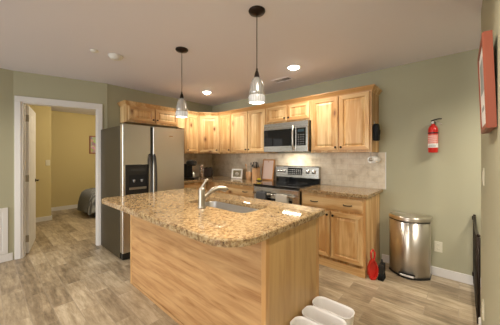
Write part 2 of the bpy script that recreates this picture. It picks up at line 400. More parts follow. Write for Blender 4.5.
# open interior door
hp = DW @ Vector((u1 - .03, -.135, 0))
dr = bpy.data.objects.new('door_1', None); COL.objects.link(dr); dr['kind'] = 'structure'
dr['label'] = 'white panelled bedroom door standing open inside the doorway'
dr.location = (hp.x, hp.y, .012); dv = Vector((-.98, -2.83, 0)) - Vector((hp.x, hp.y, 0)); dr.rotation_euler = (0, 0, math.atan2(dv.y, dv.x))
DLN = .74
mb = MB(); mb.box(0, DLN, -.018, .018, 0, 2.02, .002, 1)
for a0, a1 in ((.10, DLN / 2 - .04), (DLN / 2 + .04, DLN - .10)):
    for z0, z1 in ((.2, .85), (1.02, 1.55), (1.66, 1.92)):
        for s_ in (-1, 1):
            f = lambda i, d: [(a0 + i, s_ * d, z0 + i), (a1 - i, s_ * d, z0 + i), (a1 - i, s_ * d, z1 - i), (a0 + i, s_ * d, z1 - i)]
            mb.rings([f(0, .0175), f(.006, .022), f(.014, .0182), f(.04, .0235)], cap0=False)
leaf = mb.build('door_leaf', 'trim', dr)
mb = MB()
for s_ in (-1, 1):
    Mx = Matrix.Translation((DLN - .06, s_ * .018, .94)) @ Matrix.Rotation(-s_ * PI / 2, 4, 'X')
    mb.lathe([(0, 0), (.026, 0), (.026, .006), (.010, .010), (.010, .045), (0, .045)], M4=Mx, seg=20)
    mb.tube([(DLN - .06, s_ * .055, .94), (DLN - .10, s_ * .058, .943), (DLN - .165, s_ * .055, .938)], [.009, .008, .007])
mb.build('door_handle', 'bronze', dr)
for z in (.2, 1.02, 1.84):
    mb = MB(); mb.box(-.012, .0, -.02, .016, z - .045, z + .045); mb.lathe([(0, -.045), (.008, -.045), (.008, .045), (0, .045)], (-.010, .022, z), 12)
    mb.build('hinge', 'brass', dr)
# return-air panel on left wall
g = empty('wall_vent_panel', (-.21, -3.42, .1), 'white framed vent panel low on the wall left of the doorway', 'vent panel')
mb = MB(); mb.rings([[(0, -.26, 0), (0, .26, 0), (0, .26, .58), (0, -.26, .58)], [(.016, -.26, 0), (.016, .26, 0), (.016, .26, .58), (.016, -.26, .58)],
                     [(.016, -.215, .045), (.016, .215, .045), (.016, .215, .535), (.016, -.215, .535)], [(.004, -.21, .05), (.004, .21, .05), (.004, .21, .53), (.004, -.21, .53)]], cap0=True, cap1=True)
mb.build('frame', 'trim', g)
mb = MB()
for i in range(23): mb.box(.004, .012, -.208, .208, .056 + i * .0205, .062 + i * .0205, rot=None)
mb.build('louvre', 'white', g)

# ================================================================= LIGHTS IN CEILING
def recessed(x, y, label):
    g = empty('recessed_light', (x, y, H), label, 'ceiling light', 'recessed ceiling lights')
    MB().lathe([(.066, -.001), (.086, -.003), (.090, -.007), (.086, -.009), (.064, -.006), (.060, .0)], seg=40).build('trim_ring', 'white', g)
    MB().lathe([(0, -.030), (.030, -.027), (.050, -.016), (.060, -.003), (.060, -.001), (0, -.001)], seg=40).build('lamp_face', 'lamp', g)
    return g
recessed(*CANS_AND_FILL[0], 'round recessed ceiling light near the corner, left of the two')
recessed(*CANS_AND_FILL[1], 'round recessed ceiling light above the stove, right of the two')

def pendant(x, y, label):
    g = empty('pendant_light', (x, y, 1.738), label, 'pendant lamp', 'pendant lamps over the island')
    zt = H - 1.738
    MB().lathe([(0, zt), (.062, zt), (.064, zt - .008), (.058, zt - .018), (.028, zt - .026), (.010, zt - .032), (0, zt - .032)], seg=40).build('canopy', 'bronze', g)
    MB().tube([(0, 0, .25), (0, 0, zt - .03)], .0032, 8).build('cord', 'bronze', g)
    MB().lathe([(0, .262), (.006, .262), (.008, .245), (.016, .225), (.022, .195), (.024, .188), (0, .188)], seg=24).build('socket_cap', 'bronze', g)
    seg = 96; prof = [(.018, .195), (.029, .188), (.039, .170), (.047, .145), (.053, .115), (.0575, .080), (.0590, .056)]
    sh = MB().lathe(prof + [(.056, .056), (.0545, .080), (.050, .115), (.044, .145), (.036, .168), (.018, .190)], seg=seg).build('lamp_shade', 'ribbed', g)
    MB().lathe([(.0595, .056), (.0615, .052), (.0625, .030), (.0620, .004), (.058, .000), (.056, .004), (.057, .050), (.0575, .055)], seg=seg).build('glass_band', 'band', g)
    MB().lathe([(0, .002), (.045, .002), (.0555, .006), (.0555, .010), (0, .010)], seg=40).build('lamp_face', 'glow', g)
    return g
p1 = pendant(1.956, -2.009, 'small pendant lamp hanging over the left end of the island, nearer the fridge')
p2 = pendant(2.957, -1.997, 'larger-looking pendant lamp hanging nearer the stove, over the sink end of the island')
light('pendant_bulb', 'SPOT', (1.956, -2.009, 1.728), 12, (1, .88, .7), spot_size=math.radians(130), spot_blend=.8, shadow_soft_size=.045)
light('pendant_bulb', 'SPOT', (2.957, -1.997, 1.728), 12, (1, .88, .7), spot_size=math.radians(130), spot_blend=.8, shadow_soft_size=.045)

g = empty('smoke_detector', (1.27, -2.40, H), 'round white smoke detector on the ceiling, larger of two discs', 'smoke detector')
MB().lathe([(0, 0), (.072, 0), (.072, -.012), (.060, -.02), (.056, -.034), (.040, -.040), (0, -.040)], seg=36).build('case', 'white', g)
MB().lathe([(.020, -.0405), (.030, -.0405), (.030, -.044), (.020, -.044)], seg=24).build('sensor_ring', 'white', g)
tag(MB().lathe([(0, 0), (.036, 0), (.036, -.010), (.026, -.018), (0, -.018)], seg=28).build('ceiling_sensor', 'white', loc=(1.25, -2.60, H)),
    'tiny flat white disc on the ceiling beside the smoke detector', 'sensor')
g = empty('ceiling_vent', (2.19, -.50, H), 'small rectangular air register in the ceiling between the lights', 'air vent')
mb = MB(); mb.rings([[(-.15, -.08, 0), (.15, -.08, 0), (.15, .08, 0), (-.15, .08, 0)], [(-.15, -.08, -.006), (.15, -.08, -.006), (.15, .08, -.006), (-.15, .08, -.006)],
                     [(-.125, -.055, -.008), (.125, -.055, -.008), (.125, .055, -.008), (-.125, .055, -.008)], [(-.122, -.052, -.001), (.122, -.052, -.001), (.122, .052, -.001), (-.122, .052, -.001)]])
mb.build('frame', 'ceil', g)
mb = MB()
for i in range(5): mb.box(-.12, .12, -.048 + i * .023, -.0455 + i * .023, -.0050, -.0036)
mb.build('louvre', 'ceil', g)
MB().box(0, .12, -.05, .05, -.0035, -.0015).build('opening', plain('duct_shade', (.05, .04, .035), .8), g)  # flat plate, dark colour stands in for shade inside the duct
MB().box(-.12, 0, -.05, .05, -.0035, -.0015).build('damper_plate', plain('grey_damper', (.32, .29, .27), .6), g)

# ================================================================= CABINETS
def door(name, w_, h_, parent, loc, rz=0, fr=.055, knob=None, pull=None, flat=False):
    """raised panel door; local x 0..w, z 0..h, faces -y. knob=(x,z)"""
    def lp(i, d): return [(i, -d, i), (w_ - i, -d, i), (w_ - i, -d, h_ - i), (i, -d, h_ - i)]
    if flat: loops = [lp(0, 0), lp(0, .016), lp(.004, .020), lp(.014, .0205)]
    else: loops = [lp(0, 0), lp(0, .016), lp(.004, .020), lp(fr - .008, .020), lp(fr, .012), lp(fr + .003, .009), lp(fr + .030, .0185), lp(fr + .034, .0185)]
    mb = MB(); mb.rings(loops, matf=(lambda k, i: 1 if i in (0, 2) and k < 3 else 0) if not flat else (lambda k, i: 1))
    if flat:
        for f in mb.bm.faces: f.material_index = 0
        o = mb.build(name, 'wood_h', parent, loc, (0, 0, rz))
    else: o = mb.build(name, ['wood_v', 'wood_h'], parent, loc, (0, 0, rz))
    if knob:
        k = MB().lathe([(0, .028), (.009, .027), (.0145, .021), (.0135, .015), (.006, .010), (.005, .004), (.008, 0), (0, 0)], M4=Matrix.Rotation(PI / 2, 4, 'X'), seg=20)
        k.build('knob', 'bronze', o, (knob[0], -.0205, knob[1]))
    for px, pz in (pull or []):
        p = MB().tube([(-.045, 0, 0), (-.043, -.018, 0), (-.02, -.027, -.003), (.02, -.027, -.003), (.043, -.018, 0), (.045, 0, 0)], [.006, .005, .0055, .0055, .005, .006], 10)
        p.build('pull_handle', 'bronze', o, (px, -.0205, pz))
    return o
def carcass(parent, w_, d_, z0, z1, rails=True, cols=(), rows=()):
    """body behind face frame. local x 0..w, y -d..0"""
    MB().box(0, w_, -d_ + .019, -.003, z0, z1).build('body', 'panel_v' if d_ < 0 else 'wood_v', parent)
    mb = MB(); f = -d_; st = .038
    mb.box(0, st, f, f + .019, z0, z1); mb.box(w_ - st, w_, f, f + .019, z0, z1)
    mb.box(st, w_ - st, f, f + .019, z1 - st, z1); mb.box(st, w_ - st, f, f + .019, z0, z0 + st)
    for c in cols: mb.box(c - .019, c + .019, f, f + .019, z0 + st, z1 - st)
    for r_ in rows: mb.box(st, w_ - st, f, f + .019, r_ - .019, r_ + .019)
    mb.build('face_frame', 'wood_v', parent)
ZB, ZT = 1.385, 2.135
def wall_cab(x0, x1, z0, z1, doors, label, knobs, M4=None, loc=None, rz=0, d_=.32, group='upper wall cabinets'):
    g = empty('wall_cabinet', loc or (x0, 0, 0), label, 'wall cabinet', group, rz)
    w_ = x1 - x0
    n = doors; gap = .03; e = .022
    dw = (w_ - 2 * e - (n - 1) * gap * .5) / n
    carcass(g, w_, d_, z0, z1, cols=[w_ / 2] if n == 2 else [])
    for i in range(n):
        dx0 = e + i * (dw + gap * .5); dh = z1 - z0 - .055
        k = knobs[i]; kx = dw - .028 if k == 'r' else .028
        door('door', dw, dh, g, (dx0, -d_, z0 + .025), knob=(kx, .04) if k else None)
    return g
wall_cab(2.545, 3.325, ZB, ZT, 2, 'knotty wood wall cabinet with two tall doors, right of the microwave', 'rl')
wall_cab(1.765, 2.545, 1.845, ZT, 2, 'short wood wall cabinet with two small doors directly above the microwave', 'rl')
wall_cab(.955, 1.765, ZB, ZT, 2, 'wood wall cabinet with two tall doors, left of the microwave', 'rl')
wall_cab(.615, .955, ZB, ZT, 1, 'narrow single-door wood wall cabinet just right of the corner cabinet', 'r')
# left wall run (faces +x): rotate by +90deg -> local x -> +y, local -y -> +x
wall_cab(0, .305, ZB, ZT, 1, 'single-door wood wall cabinet on the fridge wall, left of the corner cabinet', 'l', loc=(.038, -.918, 0), rz=PI / 2, d_=.294)
FC = wall_cab(0, .885, 1.86, ZT, 2, 'short wood cabinet with two doors above the fridge', 'rl', loc=(.078, -1.93, 0), rz=PI / 2, d_=.254, group='upper wall cabinets')
MB().box(.885, 1.010, -.254, -.235, 1.84, ZT).build('filler_strip', 'wood_v', FC)
# diagonal corner cabinet
g = empty('corner_wall_cabinet', (0, 0, 0), 'diagonal corner wall cabinet with one wide knotty door', 'wall cabinet', 'upper wall cabinets')
poly = [(.004, -.004), (.027, -.612), (.332, -.612), (.612, -.332), (.612, -.004)]
MB().prism(poly, ZB, ZT).build('body', 'wood_v', g)
dl = math.hypot(.28, .28)
ff = bpy.data.objects.new('door_mount', None)
o = door('door', dl - .04, ZT - ZB - .055, g, (.332 + .014 + .0, -.612 + .014, ZB + .025), rz=PI / 4, fr=.055, knob=(dl - .04 - .028, .04))
bpy.data.objects.remove(ff)

# crown moulding: swept profile along the cabinet fronts
path = [(.08, -1.932), (.334, -1.932), (.334, -.612), (.612, -.334), (3.325, -.322), (3.325, -.004)]
def sweep(path, prof, name, mat):
    """prof (offset outward, z). outward = right-hand side of the travel direction"""
    P = [Vector(p) for p in path]; loops = []
    for k, p in enumerate(P):
        d0 = (P[k] - P[k - 1]).normalized() if k else None; d1 = (P[k + 1] - P[k]).normalized() if k < len(P) - 1 else None
        if d0 is None: d0 = d1
        if d1 is None: d1 = d0
        n0 = Vector((d0.y, -d0.x)); n1 = Vector((d1.y, -d1.x)); n = (n0 + n1); n = n / max(n.dot(n0), .2)
        loops.append([(p.x + n.x * o_, p.y + n.y * o_, z) for o_, z in prof])
    mb = MB(); mb.rings(loops, True, True); return mb.build(name, mat)
cr = sweep(path, [(-.012, ZT - .03), (.004, ZT - .03), (.008, ZT - .012), (.014, ZT - .006), (.034, ZT + .022), (.040, ZT + .026), (.040, ZT + .038), (-.012, ZT + .038)], 'crown_moulding', 'wood_h')
tag(cr, 'stepped wood crown moulding running along the tops of the wall cabinets', 'moulding')

# base cabinets
def base_cab(x0, x1, label, name='base_cabinet', loc=None, rz=0, d_=.60, pulls=1, drawers=1, doors=2):
    g = empty(name, loc or (x0, 0, 0), label, 'base cabinet', 'base cabinets under the back counter', rz)
    w_ = x1 - x0; z0, z1 = 0.0, .875
    carcass(g, w_, d_, .0, z1, rows=[.69], cols=[])
    e = .025
    dw_ = (w_ - 2 * e - (drawers - 1) * .02) / drawers
    for i in range(drawers):
        px = [(dw_ * .22, .07), (dw_ * .78, .07)] if pulls == 2 else [(dw_ / 2, .07)]
        door('drawer', dw_, .14, g, (e + i * (dw_ + .02), -d_, .705), pull=px, flat=True)
    dd = (w_ - 2 * e - (doors - 1) * .016) / doors
    for i in range(doors):
        kx = dd - .028 if i == 0 else .028
        door('door', dd, .55, g, (e + i * (dd + .016), -d_, .125), knob=(kx, .51))
    mb = MB(); mb.box(0, w_, -d_ - .012, -d_, 0, .085, .004, 2)
    mb.build('plinth', 'wood_h', g)
    return g
bc = base_cab(2.555, 3.335, 'wood base cabinet with one wide drawer and two doors, right of the stove', pulls=2)
base_cab(.95, 1.755, 'wood base cabinet under the back counter just left of the stove', pulls=2)
base_cab(0, .62, 'wood base cabinet on the fridge wall beneath the coffee maker', loc=(.055, -1.255, 0), rz=PI / 2, doors=1, d_=.557)
g = empty('corner_base_cabinet', (0, 0, 0), 'diagonal corner base cabinet below the toaster', 'base cabinet', 'base cabinets under the back counter')
MB().prism([(.012, -.008), (.034, -.63), (.60, -.63), (.94, -.60), (.94, -.004)], 0, .875).build('body', 'wood_v', g)

# back worktop (two pieces, either side of the stove) and backsplash
mb = MB(); mb.prism([(2.55, -.003), (2.55, -.645), (3.372, -.645), (3.372, -.003)], .877, .917, .006, 3)
tag(mb.build('worktop', 'granite'), 'short granite worktop on the cabinet right of the stove', 'worktop', 'granite worktops along the walls')
mb = MB(); mb.prism([(.012, -.008), (.056, -1.262), (.66, -1.262), (.66, -.80), (.78, -.645), (1.76, -.645), (1.76, -.003)], .877, .917, .006, 3)
tag(mb.build('worktop', 'granite'), 'L-shaped granite worktop running from the fridge round the corner to the stove', 'worktop', 'granite worktops along the walls')
mb = MB(); mb.box(.014, 3.40, -.011, -.001, .917, 1.384); mb.prism([(.006, -.012), (.052, -1.24), (.062, -1.24), (.016, -.012)], .917, 1.384)
o = mb.build('backsplash', 'splash'); tag(o, 'beige stone-tile backsplash between the worktop and the wall cabinets', 'backsplash')
MB().box(3.40, 3.409, -.012, -.001, .917, 1.384).build('edge_trim', 'trim', o)

# ================================================================= MICROWAVE
g = empty('microwave', (1.77, 0, 1.40), 'stainless over-the-range microwave with dark window and curved handle', 'microwave')
W = .77; hh = .435
MB().box(0, W, -.385, -.004, 0, hh, .003, 1).build('body', 'fridge_side', g)
mb = MB(); mb.box(0, W, -.405, -.385, hh - .085, hh, .003, 2)
mb.build('top_panel', 'steel_h', g)
mb = MB(); mb.box(0, .585, -.412, -.385, .0, hh - .088, .004, 2); dr_ = mb.build('door', 'steel_h', g)
mb = MB(); mb.box(.01, .575, -.4145, -.412, .085, hh - .098, .002, 1); mb.build('window', 'blackg', dr_)
mb = MB(); mb.tube([(.55, -.412, .03), (.552, -.44, .045), (.556, -.455, .12), (.558, -.458, .20), (.556, -.455, .28), (.552, -.44, .35), (.55, -.412, .365)], .0125, 14); mb.build('handle', 'steel', dr_)
mb = MB(); mb.box(.588, W, -.412, -.385, .0, hh - .088, .004, 2); pn = mb.build('control_panel', 'steel_h', g)
MB().box(.594, W - .03, -.4145, -.412, .085, hh - .098, .002, 1).build('keypad', 'blackg', pn)
mb = MB()
for r in range(5):
    for c in range(3): mb.box(.615 + c * .038, .64 + c * .038, -.4155, -.4145, .10 + r * .032, .118 + r * .032)
mb.build('button', plain('grey_button_print', (.09, .09, .09), .4), pn)
MB().box(.615, .715, -.4155, -.4145, .28, .315).build('display', plain('dim_display', (.03, .05, .06), .2), pn)

# ================================================================= RANGE
g = empty('stove', (1.768, 0, 0), 'freestanding stainless electric stove with black glass cooktop', 'stove')
W = .774
MB().box(0, W, -.62, -.015, .02, .905, .003, 1).build('body', 'fridge_side', g)
MB().box(-.0, W, -.665, -.04, .905, .922, .005, 2).build('cooktop', 'blackg', g)
bm_ = plain('burner_print', (.10, .10, .105), .2)
for cx, cy, r in ((.2, -.49, .095), (.57, -.49, .115), (.2, -.20, .11), (.57, -.20, .085)):
    MB().lathe([(r, .0), (r, .0006), (r + .004, .0006), (r + .004, 0)], (cx, cy, .922), 48).build('burner_ring', bm_, g)
mb = MB(); Mr = Matrix.Identity(4)
mb.prism([(-.015, 1.00), (-.085, 1.00), (-.075, 1.165), (-.060, 1.18), (-.015, 1.18)], 0, W, .004, 2, M4=Matrix(((0, 0, 1, 0), (1, 0, 0, 0), (0, 1, 0, 0), (0, 0, 0, 1))))
bg = mb.build('backguard', 'steel_h', g)
MB().box(.002, W - .002, -.068, -.016, .922, 1.0).build('backguard_riser', 'blackg', g)
MB().box(.245, .50, -.089, -.078, 1.04, 1.15).build('display', 'blackg', bg)
mb = MB()
for r in range(3):
    for c in range(7): mb.box(.26 + c * .034, .28 + c * .034, -.0905, -.0885, 1.052 + r * .03, 1.066 + r * .03)
mb.build('button', plain('display_print', (.28, .28, .28), .4), bg)
for kx in (.06, .12, .18, .60, .70):
    r = .019 if kx < .3 else .024
    MB().lathe([(0, .032), (r * .8, .032), (r, .026), (r * 1.02, .004), (r * 1.3, 0), (0, 0)], M4=Matrix.Rotation(PI / 2, 4, 'X'), seg=24).build('knob', 'chrome', bg, (kx, -.081, 1.095))
mb = MB(); mb.box(.004, W - .004, -.655, -.62, .20, .885, .006, 2); od = mb.build('oven_door', 'steel_h', g)
MB().box(.10, W - .10, -.6575, -.654, .33, .74, .003, 1).build('window', 'blackg', od)
mb = MB(); mb.tube([(.04, -.705, .80), (W - .04, -.705, .80)], .0125, 14)
for x in (.07, W - .07): mb.tube([(x, -.655, .80), (x, -.705, .80)], .010, 10)
mb.build('handle', 'steel_h', od)
MB().box(.004, W - .004, -.65, -.62, .05, .19, .006, 2).build('drawer', 'steel_h', g)
def towel(name, x, wd, mat, label, drop):
    mb = MB(); n = 14; loops = []
    prof = [(-.728 - .004, .80 - drop), (-.7265, .70), (-.7235, .80), (-.717, .816), (-.705, .8225), (-.693, .816), (-.6865, .80), (-.684, .72), (-.682, .80 - drop * .8)]
    inn = [(a * 1.0, b_) for a, b_ in prof]
    for i in range(n + 1):
        u = i / n; wv = .0018 * math.sin(u * 14)
        outer = [(x + u * wd, a + (wv if b_ < .78 else 0), b_) for a, b_ in prof]
        inner = [(x + u * wd, a + (.005 if a < -.705 else (-.005 if a > -.705 else 0)) + (wv if b_ < .78 else 0), b_ - (.005 if b_ > .8 else 0)) for a, b_ in reversed(prof)]
        loops.append(outer + inner)
    mb.rings(loops, smooth=True); return tag(mb.build(name, mat, loc=(1.768, 0, 0)), label, 'towel', 'towels on the oven handle')
towel('dish_towel', .11, .17, 'dgrey', 'dark grey dish towel hanging at the left of the oven handle', .26)
towel('dish_towel', .455, .18, 'cream', 'pale cream dish towel hanging at the middle of the oven handle', .28)

# ================================================================= ISLAND
g = empty('kitchen_island', (2.4, -2.0, 0), 'wood-panelled kitchen island with broad plywood front and ribbed end panel', 'kitchen island')
bx0, bx1, by0, by1 = 1.515 - 2.4, 3.31 - 2.4, -2.34 + 2.0, -1.69 + 2.0
MB().box(bx0 + .012, bx1 - .012, by0 + .012, by1 - .02, .0, .70).build('body', 'panel_v', g)
MB().box(bx0 + .02, bx1 - .02, by0, by0 + .012, .03, .868).build('front_panel', 'panel_h', g)
mb = MB(); mb.box(bx1 - .012, bx1, by0 + .03, by1 - .02, .0, .874)
mb.build('end_panel', 'panel_v', g)
MB().box(bx0, bx0 + .012, by0 + .03, by1 - .02, .0, .874).build('end_panel', 'panel_v', g)
MB().box(bx0, bx0 + .024, by0 - .006, by0 + .03, 0, .876, .002, 1).build('corner_strip', 'wood_v', g)
MB().box(bx1 - .03, bx1 + .003, by0 - .006, by0 + .03, 0, .876, .002, 1).build('corner_strip', 'wood_v', g)
MB().box(bx1 - .03, bx1 + .002, by1 - .04, by1, 0, .874, .002, 1).build('corner_strip', 'wood_v', g)
MB().box(bx0 + .024, bx1 - .03, by0 - .004, by0 + .0, .0, .028, .0015, 1).build('base_trim', 'panel_h', g)
for i in range(3):
    dwd = (bx1 - bx0 - .08) / 3
    door('door', dwd, .60, g, (bx0 + .03 + (i + 1) * (dwd + .01) - .01, by1 - .02, .10), rz=PI, knob=(.03, .56))
    door('drawer', dwd, .13, g, (bx0 + .03 + (i + 1) * (dwd + .01) - .01, by1 - .02, .72), rz=PI, pull=[(dwd / 2, .065)], flat=True)
# worktop with sink cut-out
IX0, IX1, IY0, IY1 = 1.455, 3.322, -2.612, -1.592
outer = rrect(IX0, IX1, IY0, IY1, (.07, .20, .02, .02), 10)
hole = rrect(2.215, 2.945, -2.135, -1.81, .06, 6)
b = bmesh.new()
def loopv(pts, z): return [b.verts.new((x, y, z)) for x, y in pts]
zt, zb, bv = .922, .880, .008
def inset(poly, d, cx, cy):
    out = []
    n = len(poly)
    for i in range(n):
        p0 = Vector(poly[i - 1]); p = Vector(poly[i]); p1 = Vector(poly[(i + 1) % n])
        dd = (p1 - p0).normalized(); nn = Vector((-dd.y, dd.x)); out.append((p.x + nn.x * d, p.y + nn.y * d))
    return out
o_in = inset(outer, bv, 0, 0)
h_out = inset(hole, -.004, 0, 0)
Ls = {'ot': loopv(o_in, zt), 'om': loopv(outer, zt - bv), 'ob': loopv(outer, zb), 'ht': loopv(h_out, zt), 'hm': loopv(hole, zt - .004), 'hb': loopv(hole, zb)}
for a, c in (('ot', 'om'), ('om', 'ob'), ('ht', 'hm'), ('hm', 'hb')):
    A, B = Ls[a], Ls[c]; n = len(A)
    for i in range(n):
        f = b.faces.new((A[i], A[(i + 1) % n], B[(i + 1) % n], B[i]))
def fill(a, c):
    es = []
    for K in (Ls[a], Ls[c]):
        for i in range(len(K)):
            es.append(b.edges.get((K[i], K[(i + 1) % len(K)])) or b.edges.new((K[i], K[(i + 1) % len(K)])))
    bmesh.ops.triangle_fill(b, use_beauty=True, edges=es)
fill('ot', 'ht'); fill('ob', 'hb')
bmesh.ops.recalc_face_normals(b, faces=b.faces[:])
mb = MB(); mb.bm.free(); mb.bm = b
wt = mb.build('island_worktop', 'granite'); tag(wt, 'large granite island worktop with rounded corner and sink cut-out', 'worktop')
# sink
g = empty('kitchen_sink', (2.58, -1.9725, .88), 'stainless undermount sink set into the island worktop', 'sink')
def sl(i, z): return [(x, y, z) for x, y in rrect(-.372 + i, .372 - i, -.17 + i, .17 - i, .065 - i * .2, 6)]
MB().rings([sl(-.02, -.001), sl(0, -.001), sl(.003, -.01), sl(.006, -.15), sl(.02, -.175), sl(.05, -.18)], cap0=False, cap1=True, smooth=True).build('basin', 'sink', g)
MB().lathe([(0, .0), (.030, .0), (.042, .003), (.045, .001), (.045, -.002), (0, -.002)], (0, 0, -.178), 28).build('drain', 'chrome', g)
# faucet
g = empty('faucet', (2.565, -2.215, .922), 'brushed nickel single-lever faucet rising in front of the island sink', 'faucet')
MB().lathe([(0, 0), (.033, 0), (.034, .006), (.030, .012), (.028, .02), (.0265, .12), (.0265, .140), (.022, .158), (.010, .168), (0, .170)], seg=32).build('body', 'nickel', g)
d = Vector((.45, .89)).normalized()
pts = []; 
for s_, z in ((.012, .070), (.035, .092), (.065, .120), (.10, .142), (.135, .153), (.165, .152), (.192, .140), (.203, .131)): pts.append((d.x * s_, d.y * s_, z))
sp = MB().tube(pts, [.015, .016, .0165, .0175, .019, .022, .024, .021], 16).build('spout', 'nickel', g)
MB().tube([(0, 0, .155), (.008, .010, .178), (.022, .022, .212), (.034, .032, .232)], [.016, .012, .0085, .0075], 14).build('lever', 'nickel', g)

# ================================================================= FRIDGE
g = empty('refrigerator', (.10, -2.205, 0), 'side-by-side stainless fridge with black sides and water dispenser', 'refrigerator')
FW, FH = .895, 1.745
MB().box(0, .735, 0, FW, .015, FH - .015, .006, 2).build('body', 'fridge_side', g)
MB().box(.735, .80, .01, FW - .01, .012, .095, .004, 2).build('base_grille', 'black', g)
def fdoor(y0, y1):
    pl = [(.742, y0), (.742, y1), (.819, y1), (.824, y1 - .005), (.824, y0 + .005), (.819, y0)]
    return MB().prism(pl, .10, FH, .004, 2).build('door', 'steel', g)
HM = plain('dark_bronze_handle', (.06, .05, .042), .5, .2)
fl = fdoor(.002, .362); fr_ = fdoor(.402, FW - .002)
MB().box(.735, .812, .363, .401, .1, FH - .01).build('door_gap_strip', 'black', g)
for dd, hy in ((fl, .348), (fr_, .418)):
    MB().tube([(.815, hy, .50), (.842, hy, .53), (.866, hy, .64), (.876, hy, .85), (.876, hy, 1.02), (.866, hy, 1.20), (.842, hy, 1.32), (.815, hy, 1.36)], .0145, 12).build('handle', HM, dd)
mb = MB(); mb.box(.818, .829, .035, .335, .84, 1.225, .004, 2); dp = mb.build('dispenser', 'black', fl)
MB().box(.829, .8305, .075, .31, .895, 1.09).build('alcove', 'dark', dp)
mb = MB(); mb.box(.829, .8315, .08, .305, .90, .93, .001, 1); mb.build('drip_tray', 'nickel', dp)
cg = plain('clear_grey', (.25, .25, .25), .2)
for y in (.14, .24): MB().lathe([(0, .0), (.018, .0), (.012, -.035), (0, -.035)], (.832, y, 1.03), 16).build('spout', cg, dp)
MB().box(.829, .8305, .09, .30, 1.14, 1.175).build('control_strip', plain('dispenser_panel', (.05, .05, .05), .25), dp)
MB().box(.8225, .8245, .64, .70, 1.62, 1.632).build('badge', 'chrome', fr_)

# ================================================================= TRASH CAN
g = empty('trash_can', (3.672, -.05, 0), 'tall half-round brushed steel step trash can against the wall', 'trash can')
def dpoly(w_, dflat, bulge, n=24, r=.03):
    pts = [(-w_ / 2, 0), (w_ / 2, 0)]
    pts += [(w_ / 2 * math.cos(a) if False else w_ / 2 - w_ * i / n, -dflat - bulge * math.sin(PI * i / n) ** .85) for i, a in ((i, 0) for i in range(n + 1))]
    return pts
MB().prism(dpoly(.395, .13, .135), .0, .022, .003, 2).build('base_ring', 'black', g)
MB().prism(dpoly(.385, .13, .13), .022, .610, .0, smooth=True).build('body', 'can_steel', g)
MB().prism(dpoly(.388, .13, .132), .610, .618).build('rim', 'black', g)
MB().prism(dpoly(.40, .13, .138), .618, .665, .012, 3).build('lid', 'can_steel', g)
MB().box(-.065, .065, -.270, -.25, .024, .046, .004, 2).build('pedal', 'can_steel', g)
MB().box(-.075, .075, -.2705, -.252, .048, .060).build('pedal_slot', 'black', g)

# ================================================================= EXTINGUISHER
g = empty('fire_extinguisher', (3.885, -.062, 1.36), 'red fire extinguisher mounted on the green wall', 'fire extinguisher')
MB().lathe([(0, 0), (.045, 0), (.050, .008), (.050, .27), (.046, .295), (.034, .318), (.020, .330), (.018, .345), (0, .345)], seg=36).build('cylinder', 'red', g)
def band(r, z0, z1, a0, a1, name, mat):
    lo = []
    n = 20
    for i in range(n + 1):
        a = a0 + (a1 - a0) * i / n; lo.append([(r * math.cos(a), r * math.sin(a), z0), ((r - .002) * math.cos(a), (r - .002) * math.sin(a), z0), ((r - .002) * math.cos(a), (r - .002) * math.sin(a), z1), (r * math.cos(a), r * math.sin(a), z1)])
    return MB().rings(lo).build(name, mat, g)
band(.0512, .06, .11, -PI, 0, 'label', 'paper')
band(.0512, .112, .215, -PI * .93, -PI * .07, 'label', 'label')
for i in range(4): band(.0515, .124 + i * .023, .130 + i * .023, -PI * .85, -PI * .18, 'label_print', 'paper')
band(.0515, .072, .076, -PI * .8, -PI * .3, 'label_print', 'dgrey'); band(.0515, .086, .090, -PI * .8, -PI * .3, 'label_print', 'dgrey')
band(.053, .228, .242, -PI, PI, 'strap', 'black')
MB().box(-.02, .02, .048, .060, .15, .38).build('bracket', 'black', g)
MB().lathe([(0, .345), (.014, .345), (.014, .375), (.009, .385), (0, .385)], seg=20).build('valve', 'nickel', g)
MB().tube([(-.02, -.005, .382), (.01, -.005, .392), (.055, -.008, .402), (.085, -.01, .400)], [.006, .008, .008, .006], 8).build('lever', 'black', g)
MB().tube([(.0, -.005, .372), (.04, -.008, .372), (.075, -.012, .345), (.088, -.014, .325)], [.007, .006, .006, .005], 8).build('carry_handle', 'nickel', g)
MB().lathe([(0, 0), (.014, 0), (.014, .012), (0, .012)], M4=Matrix.Rotation(PI / 2, 4, 'X'), seg=18).build('gauge', 'paper', g, (-.004, -.012, .360))

g.scale = (.9, .9, .92); g.location = (3.882, -.056, 1.375)
# ================================================================= OUTLETS & SWITCH
def plate(name, loc, rz, label, cat, rocker=False):
    g = empty(name, loc, label, cat, None, rz)
    MB().box(-.036, .036, -.006, 0, -.058, .058, .003, 2).build('cover_plate', 'ivory', g)
    if rocker: MB().box(-.016, .016, -.0085, -.006, -.033, .033, .001, 1).build('rocker', 'ivory', g)
    else:
        for z in (-.027, .020):
            s_ = MB().prism(rrect(-.016, .016, -.014 + z, .014 + z, .006, 4), .006, .0085, M4=Matrix.Rotation(PI / 2, 4, 'X')).build('socket', 'ivory', g)
            mb = MB()
            for x in (-.006, .006): mb.box(x - .001, x + .001, -.0092, -.0084, z - .002, z + .007)
            mb.build('slot', 'dark', s_)
    return g
plate('power_outlet', (3.925, 0, .325), 0, 'ivory power outlet on the wall right of the trash can', 'power outlet')
plate('power_outlet', (XR, -1.16, .31), -PI / 2, 'ivory power outlet low on the near right wall, seen edge on', 'power outlet')
plate('light_switch', (XR, -1.188, 1.20), -PI / 2, 'ivory light switch on the near right wall, seen edge on', 'light switch', True)
plate('light_switch', (-2.30, -2.47, 1.20), PI / 2, 'small switch plate on the yellow bedroom wall', 'light switch', True)

